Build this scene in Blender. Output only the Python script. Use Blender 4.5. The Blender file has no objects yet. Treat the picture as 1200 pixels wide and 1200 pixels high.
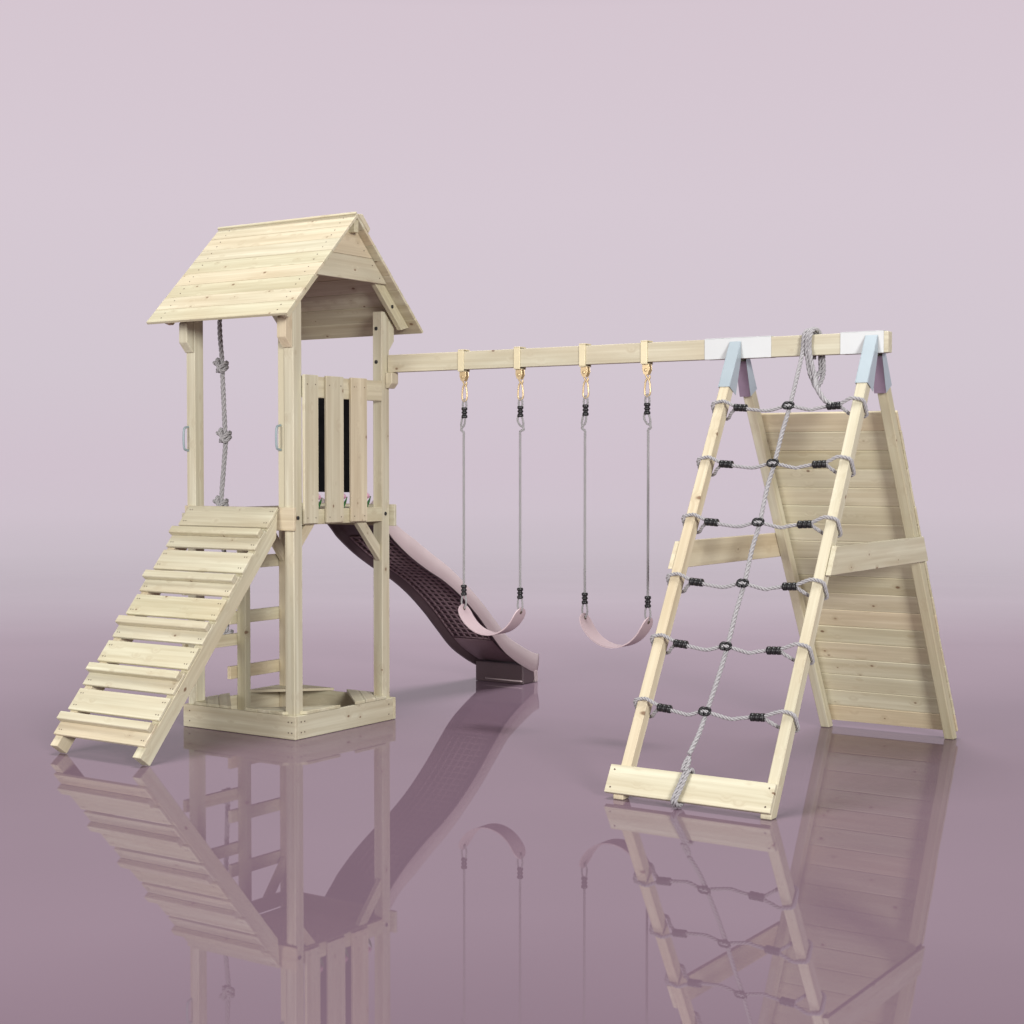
import bpy, bmesh, math, random
from mathutils import Vector, Matrix
random.seed(11)
scene = bpy.context.scene
COL = scene.collection
R = math.radians

# ------------------------------------------------------------------ helpers
class MB:
    """collects shapes into ONE mesh; every vertex keeps a wood-grain coordinate and a tint"""
    def __init__(s):
        s.v = []; s.f = []; s.g = []; s.t = []; s.m = []; s.smooth = []
    def add(s, verts, faces, grain=None, tint=None, mat=0, smooth=False):
        b = len(s.v)
        s.v += [tuple(p) for p in verts]
        s.f += [tuple(b + i for i in f) for f in faces]
        s.g += [tuple(p) for p in (grain or verts)]
        t = random.random() if tint is None else tint
        s.t += [t] * len(verts)
        s.m += [mat] * len(faces); s.smooth += [smooth] * len(faces)
    def bm_add(s, bm, M, axis, mat=0, bevel=0.003):
        if bevel:
            bmesh.ops.bevel(bm, geom=list(bm.edges), offset=bevel, segments=1, affect='EDGES', clamp_overlap=True)
        bm.verts.index_update()
        off = Vector((random.uniform(0, 40), random.uniform(0, 40), random.uniform(0, 40)))
        ext = [max(v.co[i] for v in bm.verts) - min(v.co[i] for v in bm.verts) for i in range(3)]
        rest = sorted((i for i in range(3) if i != axis), key=lambda i: -ext[i]); order = (axis, rest[0], rest[1])
        vs = [M @ v.co for v in bm.verts]
        gs = [Vector([v.co[i] for i in order]) + off for v in bm.verts]
        s.add(vs, [[v.index for v in f.verts] for f in bm.faces], gs, None, mat)
        bm.free()
    def box(s, x0, x1, y0, y1, z0, z1, axis=None, M=None, mat=0, bevel=0.003):
        d = (x1 - x0, y1 - y0, z1 - z0)
        if axis is None: axis = d.index(max(d))
        bm = bmesh.new()
        vs = [bm.verts.new((x, y, z)) for x in (x0, x1) for y in (y0, y1) for z in (z0, z1)]
        for f in ((0, 1, 3, 2), (4, 6, 7, 5), (0, 4, 5, 1), (2, 3, 7, 6), (0, 2, 6, 4), (1, 5, 7, 3)):
            bm.faces.new([vs[i] for i in f])
        bmesh.ops.recalc_face_normals(bm, faces=bm.faces)
        s.bm_add(bm, M or Matrix(), axis, mat, bevel); return s
    def prism(s, prof, t0, t1, plane='YZ', M=None, along=None, mat=0, bevel=0.003):
        """polygon prof in a plane, extruded from t0 to t1 on the remaining axis; along = grain direction in the plane"""
        bm = bmesh.new()
        def P(a, b, t):
            return {'YZ': (t, a, b), 'XZ': (a, t, b), 'XY': (a, b, t)}[plane]
        n = len(prof)
        A = [bm.verts.new(P(a, b, t0)) for a, b in prof]; B = [bm.verts.new(P(a, b, t1)) for a, b in prof]
        bm.faces.new(A); bm.faces.new(B[::-1])
        for i in range(n): bm.faces.new((A[i], B[i], B[(i + 1) % n], A[(i + 1) % n]))
        bmesh.ops.recalc_face_normals(bm, faces=bm.faces)
        if bevel: bmesh.ops.bevel(bm, geom=list(bm.edges), offset=bevel, segments=1, affect='EDGES', clamp_overlap=True)
        bm.verts.index_update()
        if along is None: along = (1, 0)
        L = math.hypot(*along); u = (along[0] / L, along[1] / L)
        off = Vector((random.uniform(0, 40), random.uniform(0, 40), random.uniform(0, 40)))
        idx = {'YZ': (1, 2, 0), 'XZ': (0, 2, 1), 'XY': (0, 1, 2)}[plane]
        gs = []
        for v in bm.verts:
            a, b, t = (v.co[i] for i in idx)
            gs.append(Vector((a * u[0] + b * u[1], -a * u[1] + b * u[0], t)) + off)
        MM = M or Matrix()
        s.add([MM @ v.co for v in bm.verts], [[v.index for v in f.verts] for f in bm.faces], gs, None, mat)
        bm.free(); return s
    def tube(s, pts, r, n=8, mat=0, closed=False, cap=True, flat=None):
        pts = [Vector(p) for p in pts]; N = len(pts)
        rr = r if isinstance(r, (list, tuple)) else [r] * N
        fr = frames(pts, closed)
        vs = []
        for i, p in enumerate(pts):
            t, u, w = fr[i]
            for k in range(n):
                a = 2 * math.pi * k / n
                vs.append(p + (u * math.cos(a) + w * math.sin(a)) * rr[i])
        fs = []
        for i in range(N if closed else N - 1):
            j = (i + 1) % N
            for k in range(n):
                k2 = (k + 1) % n
                fs.append((i * n + k, i * n + k2, j * n + k2, j * n + k))
        if cap and not closed:
            fs.append(tuple(range(n))[::-1]); fs.append(tuple((N - 1) * n + k for k in range(n)))
        s.add(vs, fs, None, .5, mat, True); return s
    def rope(s, pts, r, pitch=None, mat=0, closed=False, n=6, strands=3):
        """laid rope: strands twisted about a smooth path"""
        pitch = pitch or r * 6.5
        step = pitch / 8
        P = resample(smooth_path(pts, closed), step, closed)
        fr = frames(P, closed)
        d = 0; N = len(P)
        turns = max(1, round(N * step / pitch)) if closed else N * step / pitch
        for q in range(strands):
            line = []
            for i in range(N):
                t, u, w = fr[i]
                a = 2 * math.pi * (turns * i / N + q / strands)
                line.append(P[i] + (u * math.cos(a) + w * math.sin(a)) * r * .56)
            s.tube(line, r * .50, n, mat, closed)
        return s
    def lathe(s, prof, M, n=16, mat=0):
        vs = []; fs = []
        for r_, h in prof:
            for k in range(n):
                a = 2 * math.pi * k / n
                vs.append(M @ Vector((r_ * math.cos(a), r_ * math.sin(a), h)))
        for i in range(len(prof) - 1):
            for k in range(n):
                k2 = (k + 1) % n
                fs.append((i * n + k, i * n + k2, (i + 1) * n + k2, (i + 1) * n + k))
        fs.append(tuple(range(n))[::-1]); fs.append(tuple((len(prof) - 1) * n + k for k in range(n)))
        s.add(vs, fs, None, .5, mat, True); return s
    def disc(s, c, nrm, r, mat=0, h=.0015, n=10):
        M = Matrix.Translation(Vector(c)) @ Vector(nrm).to_track_quat('Z', 'Y').to_matrix().to_4x4()
        return s.lathe([(r, -h), (r, h * .6), (r * .7, h)], M, n, mat)
    def build(s, name, mats, parent=None, autosm=True):
        me = bpy.data.meshes.new(name); me.from_pydata(s.v, [], s.f); me.validate(clean_customdata=False)
        a = me.attributes.new('grain', 'FLOAT_VECTOR', 'POINT')
        a.data.foreach_set('vector', [c for p in s.g for c in p])
        a = me.attributes.new('tint', 'FLOAT', 'POINT'); a.data.foreach_set('value', s.t)
        if not isinstance(mats, (list, tuple)): mats = [mats]
        for m in mats: me.materials.append(m)
        me.polygons.foreach_set('material_index', s.m); me.polygons.foreach_set('use_smooth', s.smooth)
        o = bpy.data.objects.new(name, me); COL.objects.link(o)
        if parent:
            o.parent = parent
            o.matrix_parent_inverse = Matrix.Translation(-Vector(parent_loc(parent)))
        return o

def parent_loc(p):   # parts keep world coordinates; a part's own origin already sits at the world origin
    return Vector(p.location) if not p.parent else Vector((0, 0, 0))

def frames(P, closed=False):
    N = len(P); T = []
    for i in range(N):
        a = P[i - 1] if (i > 0 or closed) else P[i]; b = P[(i + 1) % N] if (i < N - 1 or closed) else P[i]
        T.append((b - a).normalized())
    u = T[0].orthogonal().normalized(); out = []
    for i in range(N):
        u = (u - T[i] * u.dot(T[i]))
        u = u.normalized() if u.length > 1e-8 else T[i].orthogonal().normalized()
        out.append((T[i], u, T[i].cross(u)))
    return out
def smooth_path(pts, closed=False, k=10):
    P = [Vector(p) for p in pts]; N = len(P)
    if N < 3: return P
    out = []
    for i in range(N if closed else N - 1):
        p1, p2 = P[i], P[(i + 1) % N]
        p0 = P[i - 1] if (i > 0 or closed) else p1 * 2 - p2
        p3 = P[(i + 2) % N] if (i < N - 2 or closed) else p2 * 2 - p1
        for j in range(k):
            t = j / k
            out.append(.5 * ((2 * p1) + (p2 - p0) * t + (2 * p0 - 5 * p1 + 4 * p2 - p3) * t * t + (3 * p1 - p0 - 3 * p2 + p3) * t ** 3))
    if not closed: out.append(P[-1])
    return out
def resample(P, step, closed=False):
    Q = P + [P[0]] if closed else P
    L = [0]
    for a, b in zip(Q, Q[1:]): L.append(L[-1] + (b - a).length)
    n = max(4, int(L[-1] / step)); out = []; j = 0
    for i in range(n if closed else n + 1):
        d = L[-1] * i / n
        while j < len(L) - 2 and L[j + 1] < d: j += 1
        t = (d - L[j]) / max(1e-9, L[j + 1] - L[j]); out.append(Q[j].lerp(Q[j + 1], min(1, t)))
    return out

def thing(name, label, cat, loc, group=None):
    o = bpy.data.objects.new(name, None); COL.objects.link(o)
    o.empty_display_size = .1; o.location = loc
    tag(o, label, cat, group); return o
def tag(o, label, cat, group=None):
    o['label'] = label; o['category'] = cat
    if group: o['group'] = group

# ------------------------------------------------------------------ materials
def mat(name):
    m = bpy.data.materials.new(name); m.use_nodes = True
    nt = m.node_tree; return m, nt, nt.nodes, nt.links, nt.nodes['Principled BSDF']
def ramp(N, stops, interp='LINEAR'):
    r = N.new('ShaderNodeValToRGB'); e = r.color_ramp; e.interpolation = interp
    while len(e.elements) < len(stops): e.elements.new(.5)
    for i, (p, c) in enumerate(stops): e.elements[i].position = p; e.elements[i].color = (*c, 1) if len(c) == 3 else c
    return r

def wood_material(name, c_lo, c_hi, knots=1.0):
    m, nt, N, L, B = mat(name)
    ga = N.new('ShaderNodeAttribute'); ga.attribute_name = 'grain'
    ta = N.new('ShaderNodeAttribute'); ta.attribute_name = 'tint'
    def vmul(v, xyz):
        n = N.new('ShaderNodeVectorMath'); n.operation = 'MULTIPLY'; L.new(v, n.inputs[0]); n.inputs[1].default_value = xyz; return n.outputs[0]
    def math_(op, a, b=None, clamp=False):
        n = N.new('ShaderNodeMath'); n.operation = op; n.use_clamp = clamp
        for i, x in enumerate((a, b)):
            if x is None: continue
            if isinstance(x, (int, float)): n.inputs[i].default_value = x
            else: L.new(x, n.inputs[i])
        return n.outputs[0]
    # knots: sparse cells of a stretched voronoi
    vor = N.new('ShaderNodeTexVoronoi'); vor.inputs['Scale'].default_value = 1
    L.new(vmul(ga.outputs['Vector'], (7.5, 11.0, 3.0)), vor.inputs['Vector'])
    sep = N.new('ShaderNodeSeparateColor'); L.new(vor.outputs['Color'], sep.inputs[0])
    pick = math_('GREATER_THAN', sep.outputs[0], .25)
    size = math_('MULTIPLY_ADD', sep.outputs[1], .07); 
    nd = N.new('ShaderNodeMath'); nd.operation = 'MULTIPLY_ADD'; L.new(sep.outputs[1], nd.inputs[0]); nd.inputs[1].default_value = .07; nd.inputs[2].default_value = .045
    k = N.new('ShaderNodeMapRange'); k.interpolation_type = 'SMOOTHSTEP'
    L.new(vor.outputs['Distance'], k.inputs['Value']); L.new(math_('MULTIPLY', nd.outputs[0], 1.35), k.inputs['From Min']); L.new(math_('MULTIPLY', nd.outputs[0], .6), k.inputs['From Max'])
    knot = math_('MULTIPLY', k.outputs[0], pick)
    halo_n = N.new('ShaderNodeMapRange'); halo_n.interpolation_type = 'SMOOTHSTEP'
    L.new(vor.outputs['Distance'], halo_n.inputs['Value']); halo_n.inputs['From Min'].default_value = .42; halo_n.inputs['From Max'].default_value = .05
    halo = math_('MULTIPLY', halo_n.outputs[0], pick)
    # grain streaks, pushed aside around the knots
    n1 = N.new('ShaderNodeTexNoise'); n1.inputs['Scale'].default_value = 1; n1.inputs['Detail'].default_value = 3
    L.new(vmul(ga.outputs['Vector'], (1.3, 16, 16)), n1.inputs['Vector'])
    wv = N.new('ShaderNodeVectorMath'); wv.operation = 'MULTIPLY_ADD'
    L.new(ga.outputs['Vector'], wv.inputs[0]); wv.inputs[1].default_value = (.55, 46, 46)
    cmb = N.new('ShaderNodeCombineXYZ'); L.new(math_('MULTIPLY', halo, 1.6), cmb.inputs[1]); L.new(math_('MULTIPLY', halo, 1.2), cmb.inputs[2])
    L.new(cmb.outputs[0], wv.inputs[2])
    n2 = N.new('ShaderNodeTexNoise'); n2.inputs['Scale'].default_value = 1; n2.inputs['Detail'].default_value = 4; n2.inputs['Roughness'].default_value = .6
    L.new(wv.outputs[0], n2.inputs['Vector'])
    n3 = N.new('ShaderNodeTexNoise'); n3.inputs['Scale'].default_value = 1; n3.inputs['Detail'].default_value = 2
    L.new(vmul(ga.outputs['Vector'], (1.1, 5, 5)), n3.inputs['Vector'])
    mixf = math_('ADD', math_('MULTIPLY', n1.outputs['Fac'], .5), math_('MULTIPLY', n2.outputs['Fac'], .5))
    r1 = ramp(N, [(.36, c_lo), (.52, tuple((a + b) / 2 for a, b in zip(c_lo, c_hi))), (.64, c_hi)]); L.new(mixf, r1.inputs[0])
    # plank to plank tint: pinkish to greenish
    tr = ramp(N, [(0, (1.08, .99, .93)), (.35, (.97, .97, .97)), (.65, (1.03, 1.03, 1.02)), (1, (.90, .885, .81))]); L.new(ta.outputs['Fac'], tr.inputs[0])
    mx = N.new('ShaderNodeMix'); mx.data_type = 'RGBA'; mx.blend_type = 'MULTIPLY'; mx.inputs[0].default_value = .9
    L.new(r1.outputs[0], mx.inputs[6]); L.new(tr.outputs[0], mx.inputs[7])
    pk = ramp(N, [(.4, (1, 1, 1)), (.72, (1.0, .92, .87))]); L.new(n3.outputs['Fac'], pk.inputs[0])
    mx2 = N.new('ShaderNodeMix'); mx2.data_type = 'RGBA'; mx2.blend_type = 'MULTIPLY'; mx2.inputs[0].default_value = .55
    L.new(mx.outputs[2], mx2.inputs[6]); L.new(pk.outputs[0], mx2.inputs[7])
    hm = N.new('ShaderNodeMix'); hm.data_type = 'RGBA'; L.new(math_('MULTIPLY', halo, .15), hm.inputs[0])
    L.new(mx2.outputs[2], hm.inputs[6]); hm.inputs[7].default_value = (c_lo[0] * .75, c_lo[1] * .6, c_lo[2] * .5, 1)
    km = N.new('ShaderNodeMix'); km.data_type = 'RGBA'; L.new(math_('MULTIPLY', knot, .85 * knots), km.inputs[0])
    L.new(hm.outputs[2], km.inputs[6]); km.inputs[7].default_value = (.16, .085, .045, 1)
    L.new(km.outputs[2], B.inputs['Base Color'])
    B.inputs['Roughness'].default_value = .55; B.inputs['Specular IOR Level'].default_value = .3
    bp = N.new('ShaderNodeBump'); bp.inputs['Strength'].default_value = .12; bp.inputs['Distance'].default_value = .004
    L.new(n2.outputs['Fac'], bp.inputs['Height']); L.new(bp.outputs[0], B.inputs['Normal'])
    return m

def plain(name, col, rough=.5, metal=0, spec=.5, noise=.0, nscale=30):
    m, nt, N, L, B = mat(name)
    B.inputs['Roughness'].default_value = rough; B.inputs['Metallic'].default_value = metal; B.inputs['Specular IOR Level'].default_value = spec
    tc = N.new('ShaderNodeTexCoord'); n = N.new('ShaderNodeTexNoise'); n.inputs['Scale'].default_value = nscale; n.inputs['Detail'].default_value = 4
    L.new(tc.outputs['Object'], n.inputs['Vector'])
    r = ramp(N, [(.3, tuple(c * (1 - noise) for c in col)), (.7, tuple(min(1, c * (1 + noise)) for c in col))])
    L.new(n.outputs['Fac'], r.inputs[0]); L.new(r.outputs[0], B.inputs['Base Color'])
    return m

WOOD = wood_material('pine', (.49, .447, .32), (.65, .626, .485))
WOODW = wood_material('pine_warm', (.505, .46, .32), (.66, .63, .475))  # slightly warmer pine
BOLT = plain('bolt_black', (.012, .012, .012), .5)
SCREW = plain('screw_dark', (.10, .07, .05), .5)
BLACK = plain('black_plastic', (.012, .012, .013), .32, 0, .5, .1)
BOARD = plain('blackboard', (.006, .006, .007), .8, 0, .08, .3, 14)
ROPE = plain('rope_grey', (.36, .35, .36), .85, 0, .2, .18, 220)
ROPED = plain('rope_dark_grey', (.34, .33, .335), .85, 0, .2, .2, 220)
UNDER_SHADE = plain('pink_plastic_underside_shade', (.10, .066, .074), .38, 0, .45, .03, 8)  # same pink plastic, darkened in colour for the shade under the slide
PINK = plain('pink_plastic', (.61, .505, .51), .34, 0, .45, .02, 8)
PINK_SHADE = plain('pink_plastic_half_shade', (.29, .20, .22), .34, 0, .5, .02, 8)  # pink darkened in colour for half shade on ribs and lower bed
SEATP = plain('pink_rubber', (.55, .43, .455), .45, 0, .4, .02, 12)
STEEL = plain('steel_sky_tint', (.45, .53, .575), .42, .4, .5, .03, 9)  # blue tint stands in for reflected sky
WHITEM = plain('white_steel', (.60, .625, .625), .4, 0, .5, .015, 9)
PURPM = plain('inner_steel_reflection', (.26, .19, .26), .45, .3, .5, .03)  # purple of the reflected floor put into the steel colour
BRASS = plain('brass', (.60, .46, .26), .32, .35, .5, .05, 40)
BRASSL = plain('brass_strap', (.70, .62, .41), .4, .1, .5, .03, 20)
HANDLE = plain('handle_grey', (.27, .34, .36), .4, 0, .5, .03)
PETAL = plain('petal', (.72, .42, .55), .6, 0, .3, .2, 60)
LEAF = plain('leaf', (.03, .12, .035), .5, 0, .4, .3, 50)

# ------------------------------------------------------------------ floor, world, light
def make_floor():
    m, nt, N, L, B = mat('glossy_studio_floor')
    geo = N.new('ShaderNodeNewGeometry')
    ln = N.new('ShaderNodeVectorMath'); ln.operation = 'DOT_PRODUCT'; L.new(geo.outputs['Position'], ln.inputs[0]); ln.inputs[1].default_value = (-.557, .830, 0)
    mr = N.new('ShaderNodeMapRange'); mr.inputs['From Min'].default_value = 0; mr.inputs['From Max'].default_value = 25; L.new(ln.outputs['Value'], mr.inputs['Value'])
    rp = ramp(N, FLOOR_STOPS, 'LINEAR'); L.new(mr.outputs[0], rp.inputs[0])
    nz = N.new('ShaderNodeTexNoise'); nz.inputs['Scale'].default_value = .6; L.new(geo.outputs['Position'], nz.inputs['Vector'])
    nr = ramp(N, [(.3, (.97, .97, .97)), (.7, (1.03, 1.03, 1.03))]); L.new(nz.outputs['Fac'], nr.inputs[0])
    mx = N.new('ShaderNodeMix'); mx.data_type = 'RGBA'; mx.blend_type = 'MULTIPLY'; mx.inputs[0].default_value = 1
    L.new(rp.outputs[0], mx.inputs[6]); L.new(nr.outputs[0], mx.inputs[7])
    # matt base under a clear glossy coat whose reflection grows toward grazing angles
    df = N.new('ShaderNodeBsdfDiffuse'); L.new(mx.outputs[2], df.inputs['Color'])
    gl = N.new('ShaderNodeBsdfGlossy'); gl.inputs['Roughness'].default_value = 0; gl.inputs['Color'].default_value = (1, 1, 1, 1)
    lw = N.new('ShaderNodeLayerWeight'); lw.inputs['Blend'].default_value = .5
    cr = ramp(N, COAT); L.new(lw.outputs['Facing'], cr.inputs[0])
    ms = N.new('ShaderNodeMixShader'); L.new(cr.outputs[0], ms.inputs[0]); L.new(df.outputs[0], ms.inputs[1]); L.new(gl.outputs[0], ms.inputs[2])
    N.remove(B); L.new(ms.outputs[0], N['Material Output'].inputs[0])
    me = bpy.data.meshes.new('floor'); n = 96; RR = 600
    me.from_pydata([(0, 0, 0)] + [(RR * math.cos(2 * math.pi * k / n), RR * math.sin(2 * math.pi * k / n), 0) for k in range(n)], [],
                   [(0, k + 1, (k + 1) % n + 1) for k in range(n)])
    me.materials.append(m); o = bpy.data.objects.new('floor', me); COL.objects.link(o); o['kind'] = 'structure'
# floor colour brightened toward the backdrop, standing in for haze and lamp falloff
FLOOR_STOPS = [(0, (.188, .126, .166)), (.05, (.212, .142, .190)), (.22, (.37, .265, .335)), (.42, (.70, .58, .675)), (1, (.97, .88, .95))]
g_ = lambda v: (v, v, v)
COAT = [(0, g_(.06)), (.55, g_(.15)), (.67, g_(.19)), (.82, g_(.23)), (.90, g_(.40)), (.92, g_(.56)), (.945, g_(.82)), (.97, g_(.96)), (1, g_(1.0))]
make_floor()

w = bpy.data.worlds.new('World'); scene.world = w; w.use_nodes = True
N = w.node_tree.nodes; L = w.node_tree.links; BG = N['Background']
tc = N.new('ShaderNodeTexCoord'); sx = N.new('ShaderNodeSeparateXYZ'); L.new(tc.outputs['Generated'], sx.inputs[0])
wr = ramp(N, [(0, (.632, .54, .612)), (.06, (.648, .57, .635)), (.16, (.672, .583, .65)), (.275, (.665, .565, .632)), (.38, (.20, .18, .195)), (1, (.08, .078, .08))])
L.new(sx.outputs['Z'], wr.inputs[0])
# the lit backdrop fills the far side of the studio; the near side is dark
dt = N.new('ShaderNodeVectorMath'); dt.operation = 'DOT_PRODUCT'; L.new(tc.outputs['Generated'], dt.inputs[0]); dt.inputs[1].default_value = (-.557, .830, 0)
dr = ramp(N, [(.28, (.64, .63, .61)), (.72, (1, 1, 1))]); dm = N.new('ShaderNodeMath'); dm.operation = 'MULTIPLY_ADD'; L.new(dt.outputs['Value'], dm.inputs[0]); dm.inputs[1].default_value = .5; dm.inputs[2].default_value = .5
L.new(dm.outputs[0], dr.inputs[0])
wm = N.new('ShaderNodeMix'); wm.data_type = 'RGBA'; wm.blend_type = 'MULTIPLY'; wm.inputs[0].default_value = 1
L.new(wr.outputs[0], wm.inputs[6]); L.new(dr.outputs[0], wm.inputs[7])
L.new(wm.outputs[2], BG.inputs['Color']); BG.inputs['Strength'].default_value = 1.0

def area(name, loc, target, size, power, col):
    l = bpy.data.lights.new(name, 'AREA'); l.shape = 'DISK'; l.size = size; l.energy = power; l.color = col
    o = bpy.data.objects.new(name, l); COL.objects.link(o); o.location = loc
    o.rotation_euler = (Vector(target) - Vector(loc)).to_track_quat('-Z', 'Y').to_euler(); return o
area('key_softbox', (20.5, -13, 7.0), (1.4, .6, 1.2), 6.0, 5000, (1, .985, .96))
area('front_fill', (-1.5, -14, 4.2), (1.6, .8, 1.1), 6.0, 1150, (1, .98, .96))
area('overhead_softbox', (1.3, .3, 16), (1.3, .3, 0), 6.5, 2000, (1, .99, .975))

# ------------------------------------------------------------------ play tower
tower = thing('play_tower', 'pale pine play tower with pitched plank roof, slatted fence and sandbox at its foot', 'play tower', (-.5, .5, 0))
for x, y in ((-.11, .025), (-1.0, .025), (-.11, .947), (-1.0, .947)):
    MB().box(x, x + .08, y, y + .083, 0, 2.87, 2).build('post', WOOD, tower)
MB().box(-.172, -.1135, .034, .072, 1.502, 2.60, 2).build('upright_board', WOODW, tower)
for x in (-.11, -1.0):
    MB().prism([(-.045, 2.63), (-.045, 2.76), (.0225, 2.82), (.0225, 2.565), (.012, 2.565)], x + .002, x + .078, 'YZ', along=(0, 1)).build('post_bracket', WOOD, tower)
MB().prism([(1.0325, 2.60), (1.09, 2.67), (1.09, 2.78), (1.0325, 2.84)], -.108, -.032, 'YZ', along=(0, 1)).build('post_bracket', WOOD, tower)
MB().prism([(-.0275, 2.335), (-.005, 2.335), (.027, 2.37), (.027, 2.4455), (-.0275, 2.4455)], .985, 1.062, 'XZ', along=(0, 1)).build('beam_bracket', WOOD, tower)
# platform deck and its edge boards
d = MB()
for k in range(7):
    x0 = -.995 + k * .1385
    d.box(x0, x0 + .1325 - (.004 if k == 6 else 0), .031, 1.026, 1.474, 1.5, 1)
d.build('deck', WOODW, tower)
MB().box(-1.0, -.006, 0, .0225, 1.369, 1.521).build('edge_board', WOOD, tower)
MB().box(-1.0, .012, 1.0325, 1.058, 1.369, 1.521).build('edge_board', WOOD, tower)
MB().box(-1.028, -1.0025, .0, 1.03, 1.369, 1.47).build('edge_board', WOOD, tower)
# fence on the +X side
MB().box(-.060, -.0245, .11, .945, 2.245, 2.385, 1).build('fence_rail', WOODW, tower)
MB().box(-.060, -.0245, .11, .945, 1.405, 1.505, 1).build('fence_rail', WOODW, tower)
for y0, y1 in ((.100, .240), (.322, .499), (.580, .749)):
    s = MB().box(-.022, 0, y0, y1, 1.413, 2.392, 2)
    for z in (2.33, 1.45):
        for yy in (y0 + .03, y1 - .03): s.disc((.0005, yy, z), (1, 0, 0), .004, 1)
    s.build('fence_slat', [WOOD, SCREW], tower)
# blackboard panel across the back
bb = MB().box(-.72, -.262, .985, 1.0, 1.603, 2.30, 0).build('blackboard', BOARD, tower)
# knee braces
MB().prism([(.69, 1.403), (.79, 1.403), (.9445, 1.235), (.9445, 1.125)], -.085, -.045, 'YZ', along=(1, -1)).build('knee_brace', WOOD, tower)
MB().prism([(.113, 1.25), (.113, 1.36), (.16, 1.403), (.25, 1.403)], -.10, -.045, 'YZ', along=(1, 1)).build('knee_brace', WOODW, tower)
MB().prism([(.9445, 1.09), (.9445, 1.20), (.83, 1.35), (.74, 1.35)], -.985, -.945, 'YZ', along=(-1, 1)).build('knee_brace', WOODW, tower)
# ladder on the -X side
MB().box(-1.0, -.92, .505, .561, 0, 1.469, 2).build('ladder_post', WOOD, tower)
for z in (.32, .71, 1.10):
    MB().box(-1.034, -1.0025, .44, 1.03, z - .045, z + .045).build('ladder_rung', WOODW, tower)
for z in (.165, .555, .945):
    MB().box(-1.034, -1.0025, -.0, .60 if z != .165 else .56, z - .042, z + .042).build('ladder_rung', WOODW, tower) if z > .2 else None
# sandbox frame
def sboard(x0, x1, y0, y1, scr):
    b = MB().box(x0, x1, y0, y1, 0.002, .155)
    for c, n in scr: b.disc(c, n, .005, 1)
    b.build('sandbox_board', [WOOD, SCREW], tower)
sboard(-1.022, .0, -.003, .0225, [((x, -.0035, z), (0, -1, 0)) for x in (-.03, -.06, -.96) for z in (.045, .115)])
sboard(-.0275, .0, .025, 1.032, [((.0005, y, z), (1, 0, 0)) for y in (.055, .09, .98) for z in (.045, .115)])
sboard(-1.022, .0, 1.0345, 1.06, [])
sboard(-1.022, -1.0025, .025, 1.032, [])
for cx, cy, sx_, sy_ in ((.002, -.001, -1, 1), (-1.024, -.001, 1, 1), (.002, 1.062, -1, -1), (-1.024, 1.062, 1, -1)):
    a = MB(); L_ = .46
    # three boards per corner, the post notch left open
    for k, (u0, u1) in enumerate(((.115, .225), (.228, .34), (.343, .455))):
        # strips at 45 degrees, clipped to the corner triangle
        pr = [(u0, 0), (u1, 0), (0, u1), (0, u0)]
        a.prism([(cx + sx_ * p, cy + sy_ * q) for p, q in pr], .1565, .177, 'XY', along=(-sx_, sy_))
    a.build('corner_seat', WOOD, tower)
# bolts
for c, n in (((-.030, .066, 1.452), (1, 0, 0)), ((-.030, .985, 1.457), (1, 0, 0)), ((-.078, .947, 2.753), (0, -1, 0)), ((-.078, .947, 2.52), (0, -1, 0))):
    MB().disc(c, n, .0135, 0, .006, 14).build('bolt', BOLT, tower)
# grab handles
for x in (-.985, -.148):
    yb = .025 if x < -.5 else .034
    MB().tube(smooth_path([(x, yb, 2.06), (x, yb - .032, 2.052), (x, yb - .042, 2.03), (x, yb - .045, 1.98), (x, yb - .042, 1.925), (x, yb - .032, 1.905), (x, yb, 1.897)]), .008, 10).build('grab_handle', HANDLE, tower)
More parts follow.
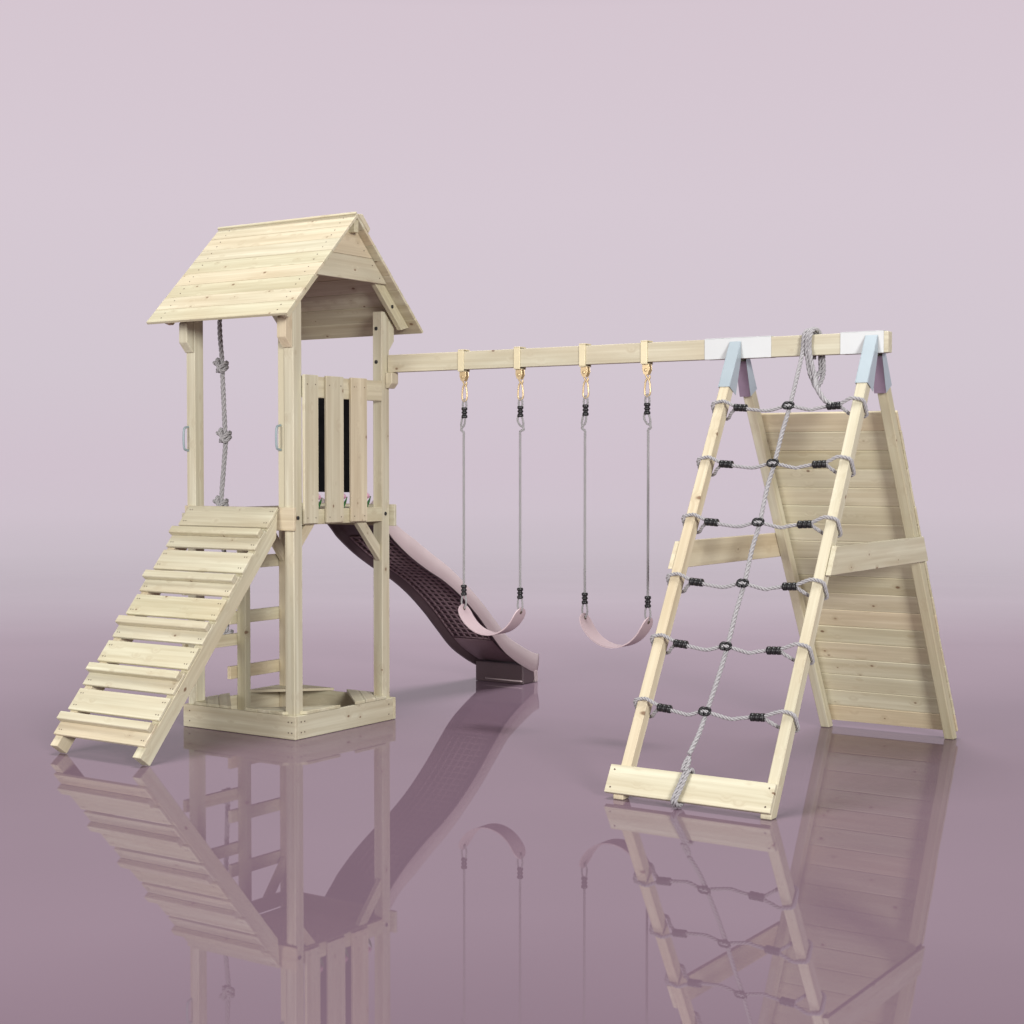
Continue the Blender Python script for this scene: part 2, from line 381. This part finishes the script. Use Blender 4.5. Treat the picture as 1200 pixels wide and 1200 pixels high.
# roof
RX0, RX1 = -1.139, .126
YR, ZR = .497, 3.478; YE0, ZE = -.212, 2.762
th = .020
SL = math.hypot(YR - YE0, ZR - ZE)
for side in (-1, 1):
    u = Vector((0, side * (YR - YE0) / SL, -(ZR - ZE) / SL))     # down the slope
    nrm = Vector((0, side * (ZR - ZE) / SL, (YR - YE0) / SL))
    Mx = Matrix(((1, 0, 0, 0), (0, u.y, nrm.y, YR), (0, u.z, nrm.z, ZR), (0, 0, 0, 1)))
    r_ = MB(); n = 8; ext = .0 if side < 0 else -.006
    for k in range(n):
        SE = SL + (.03 if side > 0 else 0); a = ext + (SE - ext) * k / n; b = ext + (SE - ext) * (k + 1) / n
        j = random.uniform(-.001, .001)
        r_.box(RX0 + j, RX1 + j, a + .0006, b - .0006, -th if k % 2 else -th - .0008, 0 if k % 2 else .0008, 0, Mx, 0, .0022)
        for xx in (RX0 + .12, RX1 - .10):
            for q in (.3, .7): r_.disc(Mx @ Vector((xx, a + (b - a) * q, .001)), nrm, .0042, 1)
    if side > 0:
        r_.box(RX0, RX1, -.0175, -.0065, -th, .0, 0, Mx, 0, .002)
    if side > 0:
        MB().prism([(.004, .0015), (.165, .0015), (.155, .034), (.035, .040)], RX0 + .01, RX1 + .004, 'YZ', Mx, along=(0, 1), bevel=.004).build('ridge_cap', WOOD, tower)
    r_.build('roof_slope', [WOOD, SCREW], tower)
    for x0, x1 in ((-1.045, -1.0025), (-.0, .04)):
        # rafter with its lower end cut level
        Mr = Mx
        rf = MB().prism([(.05, -.022), (SL - .03, -.022), (SL - .075, -.098), (.05, -.098)], x0, x1, 'YZ', Mr, along=(1, 0))
        if x0 > -.5: rf.disc(Mr @ Vector((x1, SL - .26, -.065)), (1, 0, 0), .013, 1, .006)
        rf.build('rafter', [WOODW, BOLT], tower)
MB().box(-1.12, .118, YR - .022, YR + .022, ZR - .125, ZR - .040).build('ridge_beam', WOODW, tower)
def gable(x0):
    g = MB()
    for z0, z1 in ((3.045, 3.205), (3.2065, 3.385)):
        def hw(z): return max(.012, (ZR - .034 - z) * (YR - YE0) / (ZR - ZE))
        g.prism([(YR - hw(z0), z0), (YR + hw(z0), z0), (YR + hw(z1), z1), (YR - hw(z1), z1)], x0, x0 + .022, 'YZ', along=(1, 0))
    for z in (3.08, 3.16, 3.25):
        for s_ in (-1, 1): g.disc((x0 + .0225, YR + s_ * (hw(z) - .05), z), (1, 0, 0), .004, 1)
    g.build('gable_boards', [WOOD, SCREW], tower)
gable(.0425); gable(-1.069)

# ------------------------------------------------------------------ climbing ramp
rampT = thing('climbing_ramp', 'sloping wooden climbing ramp of planks and foot cleats leading up to the tower deck', 'climbing ramp', (-.53, -1.15, 0))
dv = Vector((0, .6466, .7626)); nv = Vector((0, -.7626, .6466)); P0 = Vector((0, -1.149, 0))
MR = Matrix(((1, 0, 0, 0), (0, dv.y, nv.y, P0.y), (0, dv.z, nv.z, P0.z), (0, 0, 0, 1)))   # local (x, s, n)
for x0, x1 in ((-.200, -.131), (-.932, -.868)):
    MB().prism([(0, .001), (1.73, .001), (1.865, .1), (-.006, .1)], x0, x1, 'YZ', MR, along=(1, 0)).build('stringer', WOOD, rampT)
for k in range(5):
    s0 = 1.728 - .37 * k
    for q, (a, wdt) in enumerate(((s0, .165 if k == 0 else .158), (s0 - .183, .155))):
        j = random.uniform(-.006, .006)
        b = MB().box(-.935 + j, -.129 + j, a, a + wdt, .1015, .1215, 0, MR)
        for xx in (-.905, -.885, -.175, -.155):
            for ss in (.035, wdt - .035): b.disc(MR @ Vector((xx, a + ss, .1217)), nv, .0042, 1)
        pl = b.build('plank', [WOOD, SCREW], rampT)
        if q == 1:
            MB().box(-.937 + j, -.131 + j, a + .088, a + .143, .123, .163, 0, MR, 0, .004).build('foot_cleat', WOOD, pl)

# ------------------------------------------------------------------ slide
slide = thing('slide', 'dusty pink plastic wave slide running down behind the tower with ribbed underside', 'slide', (-.44, 3.1, 0))
SLD = [(1.062, 1.475), (1.12, 1.43), (1.18, 1.372), (1.243, 1.315), (1.312, 1.252), (1.495, 1.130), (1.703, 1.019), (1.918, .920), (2.14, .790), (2.36, .625), (2.545, .462), (2.725, .308), (2.91, .200), (3.08, .122), (3.17, .090), (3.225, .078)]
RIM = [(1.06, .10), (1.25, .107), (1.5, .14), (1.7, .136), (2.14, .113), (2.4, .12), (2.72, .13), (2.9, .145), (3.23, .155)]
def rim(y):
    for (a, h), (b, k) in zip(RIM, RIM[1:]):
        if y <= b: return (h + (k - h) * max(0, y - a) / (b - a)) / H
    return RIM[-1][1] / H
H = .125
path = resample(smooth_path([(0, a, b) for a, b in SLD]), .03)
XL, XR = -.742, -.209
def sweep(prof, pts, closed=True, capends=True, mb=None):
    mb = mb or MB(); n = len(prof); vs = []; fs = []
    for i, p in enumerate(pts):
        t = (pts[min(i + 1, len(pts) - 1)] - pts[max(i - 1, 0)]).normalized(); up = Vector((1, 0, 0)).cross(t)
        if up.z < 0: up = -up
        for x, h in prof: vs.append(p + Vector((x, 0, 0)) + up * (h * rim(p.y) if h > .06 else h))
    for i in range(len(pts) - 1):
        for k in range(n if closed else n - 1):
            k2 = (k + 1) % n; fs.append((i * n + k, i * n + k2, (i + 1) * n + k2, (i + 1) * n + k))
    if capends: fs += [tuple(range(n))[::-1], tuple((len(pts) - 1) * n + k for k in range(n))]
    mb.add(vs, fs, None, .5, 0, False); return mb
H = .125
prof = [(XL, 0), (XL - .006, H * .5), (XL, H - .008), (XL + .008, H), (XL + .026, H), (XL + .034, H - .01), (XL + .052, .066), (XL + .09, .055), (XR - .09, .055), (XR - .052, .066), (XR - .034, H - .01), (XR - .026, H), (XR - .008, H), (XR, H - .008), (XR + .006, H * .5),
        (XR, 0), (XR - .014, 0), (XR - .03, .03), (XR - .09, .042), (XL + .09, .042), (XL + .05, .03), (XL + .03, 0)]
chute = sweep(prof, path).build('chute', [PINK, UNDER_SHADE], slide)
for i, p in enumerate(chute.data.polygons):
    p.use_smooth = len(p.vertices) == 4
    if p.use_smooth and i % len(prof) >= 15: p.material_index = 1      # moulded underside, shade put into its colour
# rib lattice under the bed
rb = MB()
sub = [p for p in path if 1.32 < p.y < 2.66]
def under(i, x, h):
    p = sub[i]; t = (sub[min(i + 1, len(sub) - 1)] - sub[max(i - 1, 0)]).normalized(); up = Vector((1, 0, 0)).cross(t)
    if up.z < 0: up = -up
    return p + Vector((x, 0, 0)) + up * h
xs = [XL + .085 + k * (XR - XL - .17) / 6 for k in range(7)]
for x in xs: rb.tube([under(i, x, .036) for i in range(len(sub))], .0075, 6)
for i in range(0, len(sub), 2): rb.tube([under(i, xs[0], .036), under(i, xs[-1], .036)], .007, 6)
rb.build('underside_ribs', PINK_SHADE, slide)
# smooth lower bed below the ribs, floor reflection put into its paler pink
sub2 = [p for p in path if 2.66 <= p.y < 3.04]
sweep([(XL + .075, .034), (XL + .085, .041), (XR - .085, .041), (XR - .075, .034)], sub2).build('lower_pad', PINK_SHADE, slide)
ft = MB()
ft.prism([(3.005, .165), (3.005, .002), (3.025, .002), (3.025, .16)], XL + .064, XR - .003, 'YZ', bevel=.003)
ft.prism([(3.0255, .150), (3.0255, .002), (3.165, .002), (3.189, .03), (3.186, .098)], XL + .068, XR - .004, 'YZ', bevel=.004)
ft.build('foot', UNDER_SHADE, slide)
MB().prism([(3.175, .10), (3.19, .002), (3.232, .002), (3.226, .10)], XR - .03, XR + .004, 'YZ', bevel=.005).build('end_lip', PINK, slide)
MB().prism([(3.19, .085), (3.20, .002), (3.225, .002), (3.22, .085)], XL + .07, XR - .032, 'YZ', bevel=.004).build('end_lip', UNDER_SHADE, slide)
MB().tube([(XL + .16, 3.003, .028), (XR - .004, 3.003, .028)], .006, 8).build('foot_lip', PINK, slide)

# ------------------------------------------------------------------ swing frame
frame = thing('swing_set', 'pine swing set with long top beam, steel capped A legs and plank climbing wall', 'swing set', (2.2, 1.036, 0))
MB().box(-.026, 3.626, 1.007, 1.069, 2.4475, 2.5690, 0).build('beam', WOOD, frame)
for x0, x1 in ((2.454, 2.898), (3.336, 3.600)):
    s = MB()
    s.box(x0, x1, 1.0025, 1.0055, 2.446, 2.5705, 0, bevel=.0008); s.box(x0, x1, 1.0705, 1.0735, 2.446, 2.5705, 0, bevel=.0008); s.box(x0, x1, 1.0035, 1.0725, 2.5715, 2.5745, 0, bevel=.0008)
    s.build('beam_sleeve', WHITEM, frame)
tanA = .5602; YC = 1.038
def fy(z, off=0):      # front plane of the front legs
    return -.4214 + z * tanA + off
DEP = .068
for xl in (2.632, 3.497):
    for side in (-1, 1):
        mir = (lambda y: y) if side < 0 else (lambda y: 2 * YC - y - .0)
        off = DEP / math.cos(math.atan(tanA))
        zt = (.955 + .4214) / tanA; zb2 = (.955 + .4214 - off) / tanA
        prof = [(fy(.0) + .012, 0.001), (fy(.02), .02), (.955, zt), (.955, zb2), (fy(0, off), .001)]
        bx = (xl, xl + .062)
        lg = MB().prism([(mir(a), b) for a, b in prof], bx[0], bx[1], 'YZ', along=(tanA * (-side), 1), bevel=.004)
        lg.build('leg', WOOD, frame)
        # steel cap over the top of the leg
        cp = MB(); zc = 2.27; g = .0035
        perp = math.tan(math.atan(tanA)) 
        dp = .10
        yf = lambda z: fy(z) - .005
        bot = (yf(zc), zc); botb = (yf(zc) + dp * math.cos(math.atan(tanA)), zc - dp * math.sin(math.atan(tanA)))
        top = (1.0, (1.0 + .4214 + .005) / tanA + .004)
        # front plate
        ca, sa = math.cos(math.atan(tanA)), math.sin(math.atan(tanA))
        fr_ = [bot, top, (top[0], top[1] - .006), (bot[0] + ca * .003, bot[1] - sa * .003)]
        cp.prism([(mir(a), b) for a, b in fr_], bx[0] - .004, bx[1] + .004, 'YZ', bevel=.0008)
        # side plates
        sp = [bot, top, (1.0, 2.435), botb]
        mi = 0
        cp.prism([(mir(a), b) for a, b in sp], bx[1] + .0042, bx[1] + .0072, 'YZ', bevel=.0008)
        cp.prism([(mir(a), b) for a, b in sp], bx[0] - .0072, bx[0] - .0042, 'YZ', bevel=.0008)
        c_ = cp.build('leg_cap', STEEL, frame)
        if side > 0:   # inner closing plate of the rear channel
            ip = MB().prism([(mir(botb[0] + .002), botb[1] - .0005), (mir(1.0), 2.434), (mir(1.0), 2.431), (mir(botb[0] + .005), botb[1] - .002)], bx[0] - .004, bx[1] + .004, 'YZ', bevel=.0006)
            ip.build('inner_plate', PURPM, c_)
# side braces
def brace(x0, x1):
    z0, z1 = 1.205, 1.360
    y = lambda z: fy(z) + .006
    MB().prism([(y(z0), z0), (y(z1), z1), (2 * YC - y(z1), z1), (2 * YC - y(z0), z0)], x0, x1, 'YZ', along=(1, 0)).build('cross_brace', WOOD, frame)
brace(2.600, 2.630); brace(3.5615, 3.5915)
# ground board tying the front legs
MG = Matrix(((1, 0, 0, 0), (0, tanA * .8724, -.8724, -.4214), (0, .8724, .4887, 0), (0, 0, 0, 1)))
gb = MB().box(2.588, 3.559, .030, .188, .002, .030, 0, MG)
for xx in (2.62, 3.53):
    for ss in (.06, .16): gb.disc(MG @ Vector((xx, ss, .0303)), (0, -.8724, .4887), .005, 1)
gb.build('ground_board', [WOOD, SCREW], frame)
# climbing wall planks on the outside of the rear legs
wl = MB()
MW = Matrix(((1, 0, 0, 0), (0, -tanA * .8724, .8724, 2 * YC + .4214), (0, .8724, .4887, 0), (0, 0, 0, 1)))
nW = 18; s0 = .05; s1 = 2.425
for k in range(nW):
    a = s0 + (s1 - s0) * k / nW; b = s0 + (s1 - s0) * (k + 1) / nW
    j = random.uniform(-.003, .003)
    wl.box(2.612 + j, 3.566 + j, a + .001, b - .001, .0025, .0225, 0, MW, 0, .004)
wl.build('climbing_wall', WOODW, frame)
# swing hangers on the beam
HX = (.610, 1.068, 1.575, 2.030)
def hanger(x):
    h = MB(); a, b = x - .0235, x + .0235
    h.box(a, b, .999, 1.006, 2.440, 2.576, 2, bevel=.001); h.box(a, b, 1.07, 1.077, 2.440, 2.576, 2, bevel=.001); h.box(a, b, .999, 1.077, 2.5765, 2.583, 0, bevel=.001)
    h.box(a, b, .999, 1.077, 2.434, 2.4395, 0, bevel=.001)
    o = h.build('hanger', BRASSL, frame)
    l = MB()
    pr = [(x - .022, 2.4335), (x + .026, 2.4335), (x + .03, 2.40), (x + .018, 2.372), (x + .004, 2.366), (x - .012, 2.374), (x - .022, 2.40)]
    l.prism(pr, 1.018, 1.022, 'XZ', bevel=.0008); l.prism(pr, 1.052, 1.056, 'XZ', bevel=.0008)
    l.disc((x + .004, 1.017, 2.398), (0, -1, 0), .011, 0, .004); l.tube([(x + .004, 1.02, 2.398), (x + .004, 1.054, 2.398)], .007, 8)
    l.build('lug', BRASS, o)
for x in HX: hanger(x)

# ------------------------------------------------------------------ swings
YS = 1.045
def clampm(c, h=.07, r=.021, axis=(0, 0, 1)):
    M = Matrix.Translation(Vector(c)) @ Vector(axis).to_track_quat('Z', 'Y').to_matrix().to_4x4()
    pf = [(r * .75, -h / 2), (r, -h / 2 + .004), (r, -h / 2 + .017), (r * .72, -h / 2 + .022), (r * .72, -.006), (r * .95, -.004), (r * .95, .006), (r * .72, .008), (r * .72, h / 2 - .022), (r, h / 2 - .017), (r, h / 2 - .004), (r * .75, h / 2)]
    return MB().lathe(pf, M, 16)
def swing(xa, xb, zend, zbot, label, flips):
    t = thing('swing', label, 'swing', ((xa + xb) / 2, YS, zbot), 'pink belt swings hanging from the beam')
    x0, x1 = HX[xa_i(xa)], HX[xa_i(xb)]
    for q, (xh, xr) in enumerate(((x0, xa), (x1, xb))):
        sg = flips[q]
        cb = MB()
        # snap hook: eye, body and gate
        xc = xh + .004
        cb.tube(smooth_path([(xc - .004, YS, 2.395), (xc - .016, YS, 2.375), (xc - .004, YS, 2.350), (xc + .012, YS, 2.345), (xc + .014, YS, 2.365)]), .0065, 8)
        cb.tube(smooth_path([(xc, YS, 2.345), (xc - .016, YS, 2.325), (xc - .022, YS, 2.26), (xc - .012, YS, 2.236), (xc + .006, YS, 2.236), (xc + .018, YS, 2.26), (xc + .012, YS, 2.325)], True), .0065, 8, closed=True)
        cb.build('snap_hook', BRASS, t)
        rp = MB()
        xe = xh
        # eye loop down to the upper clamp, adjusting bight below it, then the long fall
        rp.rope([(xe - .008, YS, 2.17), (xe - .013, YS, 2.215), (xe + .002, YS, 2.246), (xe + .016, YS, 2.215), (xe + .010, YS, 2.17)], .0075)
        rp.rope([(xe - .012, YS, 2.14), (xe - .02, YS - .004, 2.10), (xe - .016 + sg * .012, YS, 2.065), (xe + sg * .018, YS + .004, 2.055), (xe + .012 + sg * .01, YS, 2.085), (xe + .006, YS, 2.14)], .0075)
        rp.rope([(xe + sg * .018, YS, 2.062), (xe + sg * .026, YS, 2.035), (xr, YS, 2.02), (xr, YS, 1.96), (xr, YS, 1.5), (xr, YS, zend + .06), (xr, YS, zend + .02)], .0085)
        rp.rope([(xr, YS, zend + .03), (xr - .016, YS, zend - .01), (xr - .018, YS, zend - .055), (xr, YS, zend - .085), (xr + .018, YS, zend - .055), (xr + .016, YS, zend - .01)], .0065, closed=True)
        rp.build('rope', ROPED, t)
        clampm((xe, YS, 2.155), .074, .021).build('rope_clamp', BLACK, t)
        clampm((xr, YS, zend + .04), .074, .021).build('rope_clamp', BLACK, t)
    # belt seat: hanging curve with rounded ends
    pts = []; n = 40; zs = zend - .10
    for i in range(n + 1):
        a = i / n; s_ = 2 * a - 1
        ang = s_ * R(77)
        pts.append((a, math.sin(ang) / math.sin(R(77)), (1 - math.cos(ang)) / (1 - math.cos(R(77)))))
    vs = []; fs = []; tk = .008; hw = .072; W = 12
    cx = (xa + xb) / 2; half = (xb - xa) / 2 + .012
    P2 = [Vector((cx + sx1 * half, YS, zbot + hz * (zs + .045 - zbot))) for a, sx1, hz in pts]
    for i, p in enumerate(P2):
        tg = (P2[min(i + 1, n)] - P2[max(i - 1, 0)]).normalized(); nn = Vector((0, 1, 0)).cross(tg) * -1
        if nn.z < 0 and i == n // 2: nn = -nn
        e = min(i, n - i) / n
        wd = hw * math.sqrt(max(.02, 1 - (max(0, 1 - e / .12)) ** 2))
        for s3 in (1, -1):
            for k in range(W + 1):
                vs.append(p + Vector((0, (2 * k / W - 1) * wd, 0)) + nn * tk * .5 * s3)
    m_ = 2 * (W + 1)
    for i in range(n):
        for k in range(W):
            fs.append((i * m_ + k, i * m_ + k + 1, (i + 1) * m_ + k + 1, (i + 1) * m_ + k))
            o_ = W + 1
            fs.append((i * m_ + o_ + k + 1, i * m_ + o_ + k, (i + 1) * m_ + o_ + k, (i + 1) * m_ + o_ + k + 1))
        for k in (0, W):
            fs.append((i * m_ + k, (i + 1) * m_ + k, (i + 1) * m_ + W + 1 + k, i * m_ + W + 1 + k))
    for i in (0, n):
        for k in range(W): fs.append((i * m_ + k, i * m_ + k + 1, i * m_ + W + 2 + k, i * m_ + W + 1 + k))
    b = MB(); b.add(vs, fs, None, .5, 0, True)
    st = b.build('seat', SEATP, t)
    bm = bmesh.new(); bm.from_mesh(st.data); bmesh.ops.recalc_face_normals(bm, faces=bm.faces)
    for e in bm.edges:
        if len(e.link_faces) == 2 and e.calc_face_angle(0) > R(40): e.smooth = False
    bm.to_mesh(st.data); bm.free()
    for q in (2, n - 2):
        tg = (P2[q + 1] - P2[q - 1]).normalized()
        nn = Vector((0, 1, 0)).cross(tg)
        MB().lathe([(.012, -.007), (.012, .007), (.006, .008)], Matrix.Translation(P2[q]) @ nn.to_track_quat('Z', 'Y').to_matrix().to_4x4(), 14).build('rivet', SCREW, st)
def xa_i(x): return min(range(4), key=lambda i: abs(HX[i] - x))
swing(.604, 1.066, .902, .655, 'pink belt swing nearer the tower, hanging in front of the slide', (-1, 1))
swing(1.571, 2.038, .892, .632, 'pink belt swing beside the rope climbing net, clear of the slide', (-1, 1))

# ------------------------------------------------------------------ climbing net
net = thing('climbing_net', 'grey rope climbing net with black clamps laced between the two front frame legs', 'climbing net', (3.06, -.42, 0))
nF = Vector((0, -.8724, .4887))
def onF(x, z, off=0):  # a point on the plane of the front legs
    return Vector((x, fy(z), z)) + nF * off
ZK = (.472, .806, 1.138, 1.470, 1.802, 2.135)
XK = (3.063, 3.092, 3.103, 3.108, 3.110, 3.121)
vp = [onF(3.046, .25, .045), onF(3.060, .36, .02)]
for q, (x, z) in enumerate(zip(XK, ZK)): vp += [onF(x - .010, z - .13, -.004), onF(x, z, .0)] if q else [onF(x, z, .0)]
vp += [Vector((3.112, .955, 2.42)), Vector((3.108, .985, 2.475)), Vector((3.113, .992, 2.56)), Vector((3.120, 1.015, 2.592)), Vector((3.128, 1.06, 2.592)), Vector((3.135, 1.088, 2.55)), Vector((3.14, 1.085, 2.43))]
v = MB().rope(vp, .0132)
# lashing round the ground board with its eye
c0 = onF(3.046, .09)
for q in range(2):
    xx = 3.034 + q * .018
    loop = [onF(xx + .016, .172, .045), onF(xx, .09, .052), onF(xx - .016, .008, .045) + Vector((0, 0, .012)), onF(xx - .012, .012, -.012) + Vector((0, 0, .01)), onF(xx, .09, -.02), onF(xx + .014, .175, -.012)]
    v.rope(loop, .0115, closed=True)
v.rope([onF(3.052, .165, .058), onF(3.058, .205, .05), onF(3.05, .238, .045), onF(3.036, .205, .05), onF(3.036, .165, .058)], .011)
# bights of rope thrown over the beam
for q, (x0, zlow, dy) in enumerate(((3.142, 2.30, 0), (3.160, 2.26, .004))):
    v.rope([(x0 + .02, .975, zlow + .03), (x0 - .002, .985, 2.43), (x0 - .010, .988, 2.50), (x0 - .006, .990, 2.56), (x0, 1.02, 2.597), (x0 + .012, 1.06, 2.597), (x0 + .02, 1.09, 2.55), (x0 + .034, 1.088, 2.44), (x0 + .05, 1.06, 2.36), (x0 + .055, 1.02, zlow + .04), (x0 + .04, .985, zlow)], .014, closed=True)
v.rope([onF(3.392, 2.139, .012), onF(3.33, 2.17, .01), onF(3.27, 2.24, .02), (3.205, .955, 2.30), (3.168, .975, 2.40), (3.15, .985, 2.48)], .0155)
v.build('main_rope', ROPE, net)
for i, (xk, z) in enumerate(zip(XK, ZK)):
    rr = MB()
    xbl, xbr = 2.812 - .004 * (5 - i) * .0, 3.396 - .006 * (5 - i)
    sag = .012
    rr.rope([onF(xbl - .04, z + .003, .004), onF(xbl, z, .004), onF(xbl + .1, z - sag * 1.2, .006), onF((xbl + xk) / 2 + .03, z - sag * 1.6, .006), onF(xk - .04, z - .003, .012), onF(xk, z, .02), onF(xk + .05, z - .006, .012), onF((xk + xbr) / 2, z - sag * 1.7, .006), onF(xbr - .1, z - sag * 1.0, .006), onF(xbr, z + .004, .004), onF(xbr + .04, z + .006, .004)], .0106)
    # loops round both legs, square to the leg
    for sgn, lx0, lx1, bx in ((-1, 2.632, 2.694, xbl - .035), (1, 3.497, 3.559, xbr + .035)):
        out, inn = (lx0, lx1) if sgn < 0 else (lx1, lx0)
        o1 = .013
        lp = [onF(bx, z + .004, .004), onF((bx + inn) / 2, z + .022, .016), onF(inn - sgn * -.004 * -1, z + .034, .022), onF((inn + out) / 2, z + .036, o1), onF(out + sgn * .008, z + .026, .010), onF(out + sgn * .014, z + .006, -.025), onF(out + sgn * .008, z - .016, -.074), onF((inn + out) / 2, z - .020, -.084), onF(inn - sgn * .010, z - .020, -.074), onF((bx + inn) / 2, z - .016, -.03)]
        rr.rope(lp, .0106, closed=True)
    ro = rr.build('rung_rope', ROPE, net)
    for bx in (xbl, xbr):
        dirv = Vector((1, 0, -.06 if bx < 3 else .05))
        p = onF(bx, z + .001, .004)
        M = Matrix.Translation(p) @ dirv.to_track_quat('Z', 'Y').to_matrix().to_4x4()
        pf = []
        for q in range(3):
            h0 = -.042 + q * .028
            pf += [(.017, h0), (.0225, h0 + .004), (.0225, h0 + .022), (.017, h0 + .026)]
        MB().lathe(pf, M, 14).build('rope_clamp', BLACK, ro)
    # crossing clip: two hooked halves
    kc = MB(); p = onF(xk, z, .012)
    T = (onF(xk, z + .1) - onF(xk, z)).normalized()
    for sgn in (-1, 1):
        arc = []
        for q in range(9):
            a = R(-120 + q * 30) * sgn + (0 if sgn > 0 else math.pi)
            arc.append(p + Vector((1, 0, 0)) * (.013 * sgn + .018 * math.cos(a)) + T * (.019 * math.sin(a)) + nF * .010)
        kc.tube(arc, .0085, 8)
    kc.lathe([(.015, -.012), (.020, 0), (.015, .012)], Matrix.Translation(p) @ nF.to_track_quat('Z', 'Y').to_matrix().to_4x4(), 12)
    kc.build('crossing_clip', BLACK, ro)

# ------------------------------------------------------------------ knotted climbing rope
kr = thing('climbing_rope', 'grey twisted climbing rope with knots hanging under the tower roof', 'climbing rope', (-1.1, .48, .55))
m_ = MB()
kz = (2.496, 1.999, 1.515, .575); ky = (.475, .502, .466, .510)
pts = [(-1.1, .49, 3.34), (-1.1, .452, 2.83)]
for y, z in zip(ky, kz): pts += [(-1.1, y - .004, z + .07), (-1.1, y, z), (-1.1, y + .002, z - .05)]
m_.rope(pts, .0175)
m_.build('rope', ROPED, kr)
for i, (y, z) in enumerate(zip(ky, kz)):
    k_ = MB(); c = Vector((-1.1, y, z))
    rs = random.Random(i + 3); f = 1 if i < 3 else .9
    k_.rope([c + Vector((.03 * math.cos(a) * f, .036 * math.sin(a) * f, .022 * math.sin(2 * a + .6) - .03 * math.cos(a) + .004)) for a in [q * math.pi / 5 for q in range(10)]], .0165, closed=True)
    k_.rope([c + Vector((.030 * math.cos(a), -.034 * math.sin(a), .03 * math.cos(a + .5))) for a in [q * math.pi / 5 for q in range(10)]], .0165, closed=True)
    k_.rope([c + Vector((.0, .01, -.01)), c + Vector((-.02, -.03, .012)), c + Vector((-.03, -.055, .034))], .014)
    k_.build('knot', ROPED, kr)

# ------------------------------------------------------------------ little flowers in the fence gaps
def flower(y, label):
    t = thing('flower', label, 'flower', (-.042, y, 1.505), 'flowers in the fence gaps')
    MB().tube(smooth_path([(-.042, y, 1.505), (-.041, y - .006, 1.54), (-.042, y - .016, 1.57)]), .003, 6).build('stem', LEAF, t)
    lf = MB()
    for dy, ln, tw in ((.030, .075, .3), (.014, .05, -.4)):
        vs = []; fs = []; n = 8
        for i in range(n + 1):
            a = i / n; wd = .012 * math.sin(math.pi * min(.98, a * .95 + .04)); z = 1.508 + ln * a; yy = y + dy * a ** 1.3
            vs += [(-.040 + tw * .01 * a, yy - wd, z), (-.036 + tw * .01 * a, yy, z - .003), (-.040 + tw * .01 * a, yy + wd, z)]
        for i in range(n):
            for k in range(2): fs.append((i * 3 + k, i * 3 + k + 1, i * 3 + k + 4, i * 3 + k + 3))
        lf.add(vs, fs, None, .5, 0, True)
    lf.build('leaf', LEAF, t)
    pt = MB(); c = Vector((-.042, y - .016, 1.572))
    for ring, (cnt, rr, ph, ht) in enumerate(((7, .030, 0, .012), (6, .024, .4, .024), (5, .016, .9, .032), (3, .008, .2, .036))):
        for q in range(cnt):
            a = 2 * math.pi * q / cnt + ph
            d_ = Vector((math.cos(a), math.sin(a), 0)); sd = Vector((-math.sin(a), math.cos(a), 0)); w_ = rr * .62
            top = Vector((0, 0, ht))
            pt.add([c - Vector((0, 0, .012)), c + d_ * rr * .75 - sd * w_ + top * .3, c + d_ * rr * 1.0 - sd * w_ * .7 + top, c + d_ * rr * 1.08 + top * 1.05, c + d_ * rr + sd * w_ * .7 + top, c + d_ * rr * .75 + sd * w_ + top * .3], [(0, 1, 2, 3, 4, 5)], None, .5, 0, False)
    pt.build('blossom', PETAL, t)
flower(.285, 'small pink flower with green leaf in the leftmost gap of the fence')
flower(.545, 'small pink flower with green leaf in the middle gap of the fence')
flower(.800, 'small pink flower with green leaf in the rightmost gap, beside the post')

# ------------------------------------------------------------------ camera, render settings
cam = bpy.data.cameras.new('Camera'); co = bpy.data.objects.new('Camera', cam); COL.objects.link(co)
cam.sensor_width = 36; cam.lens = 1861.94 / 1200 * 36; cam.clip_end = 2000; cam.clip_start = .1
co.location = (6.926, -7.7874, 1.8098); co.rotation_euler = (math.pi / 2 - .0306, 0, .5909)
scene.camera = co
scene.render.engine = 'CYCLES'
scene.cycles.use_denoising = True
scene.cycles.max_bounces = 8
scene.cycles.caustics_reflective = False; scene.cycles.caustics_refractive = False
scene.view_settings.view_transform = 'Standard'; scene.view_settings.look = 'None'; scene.view_settings.exposure = 0; scene.view_settings.gamma = 1
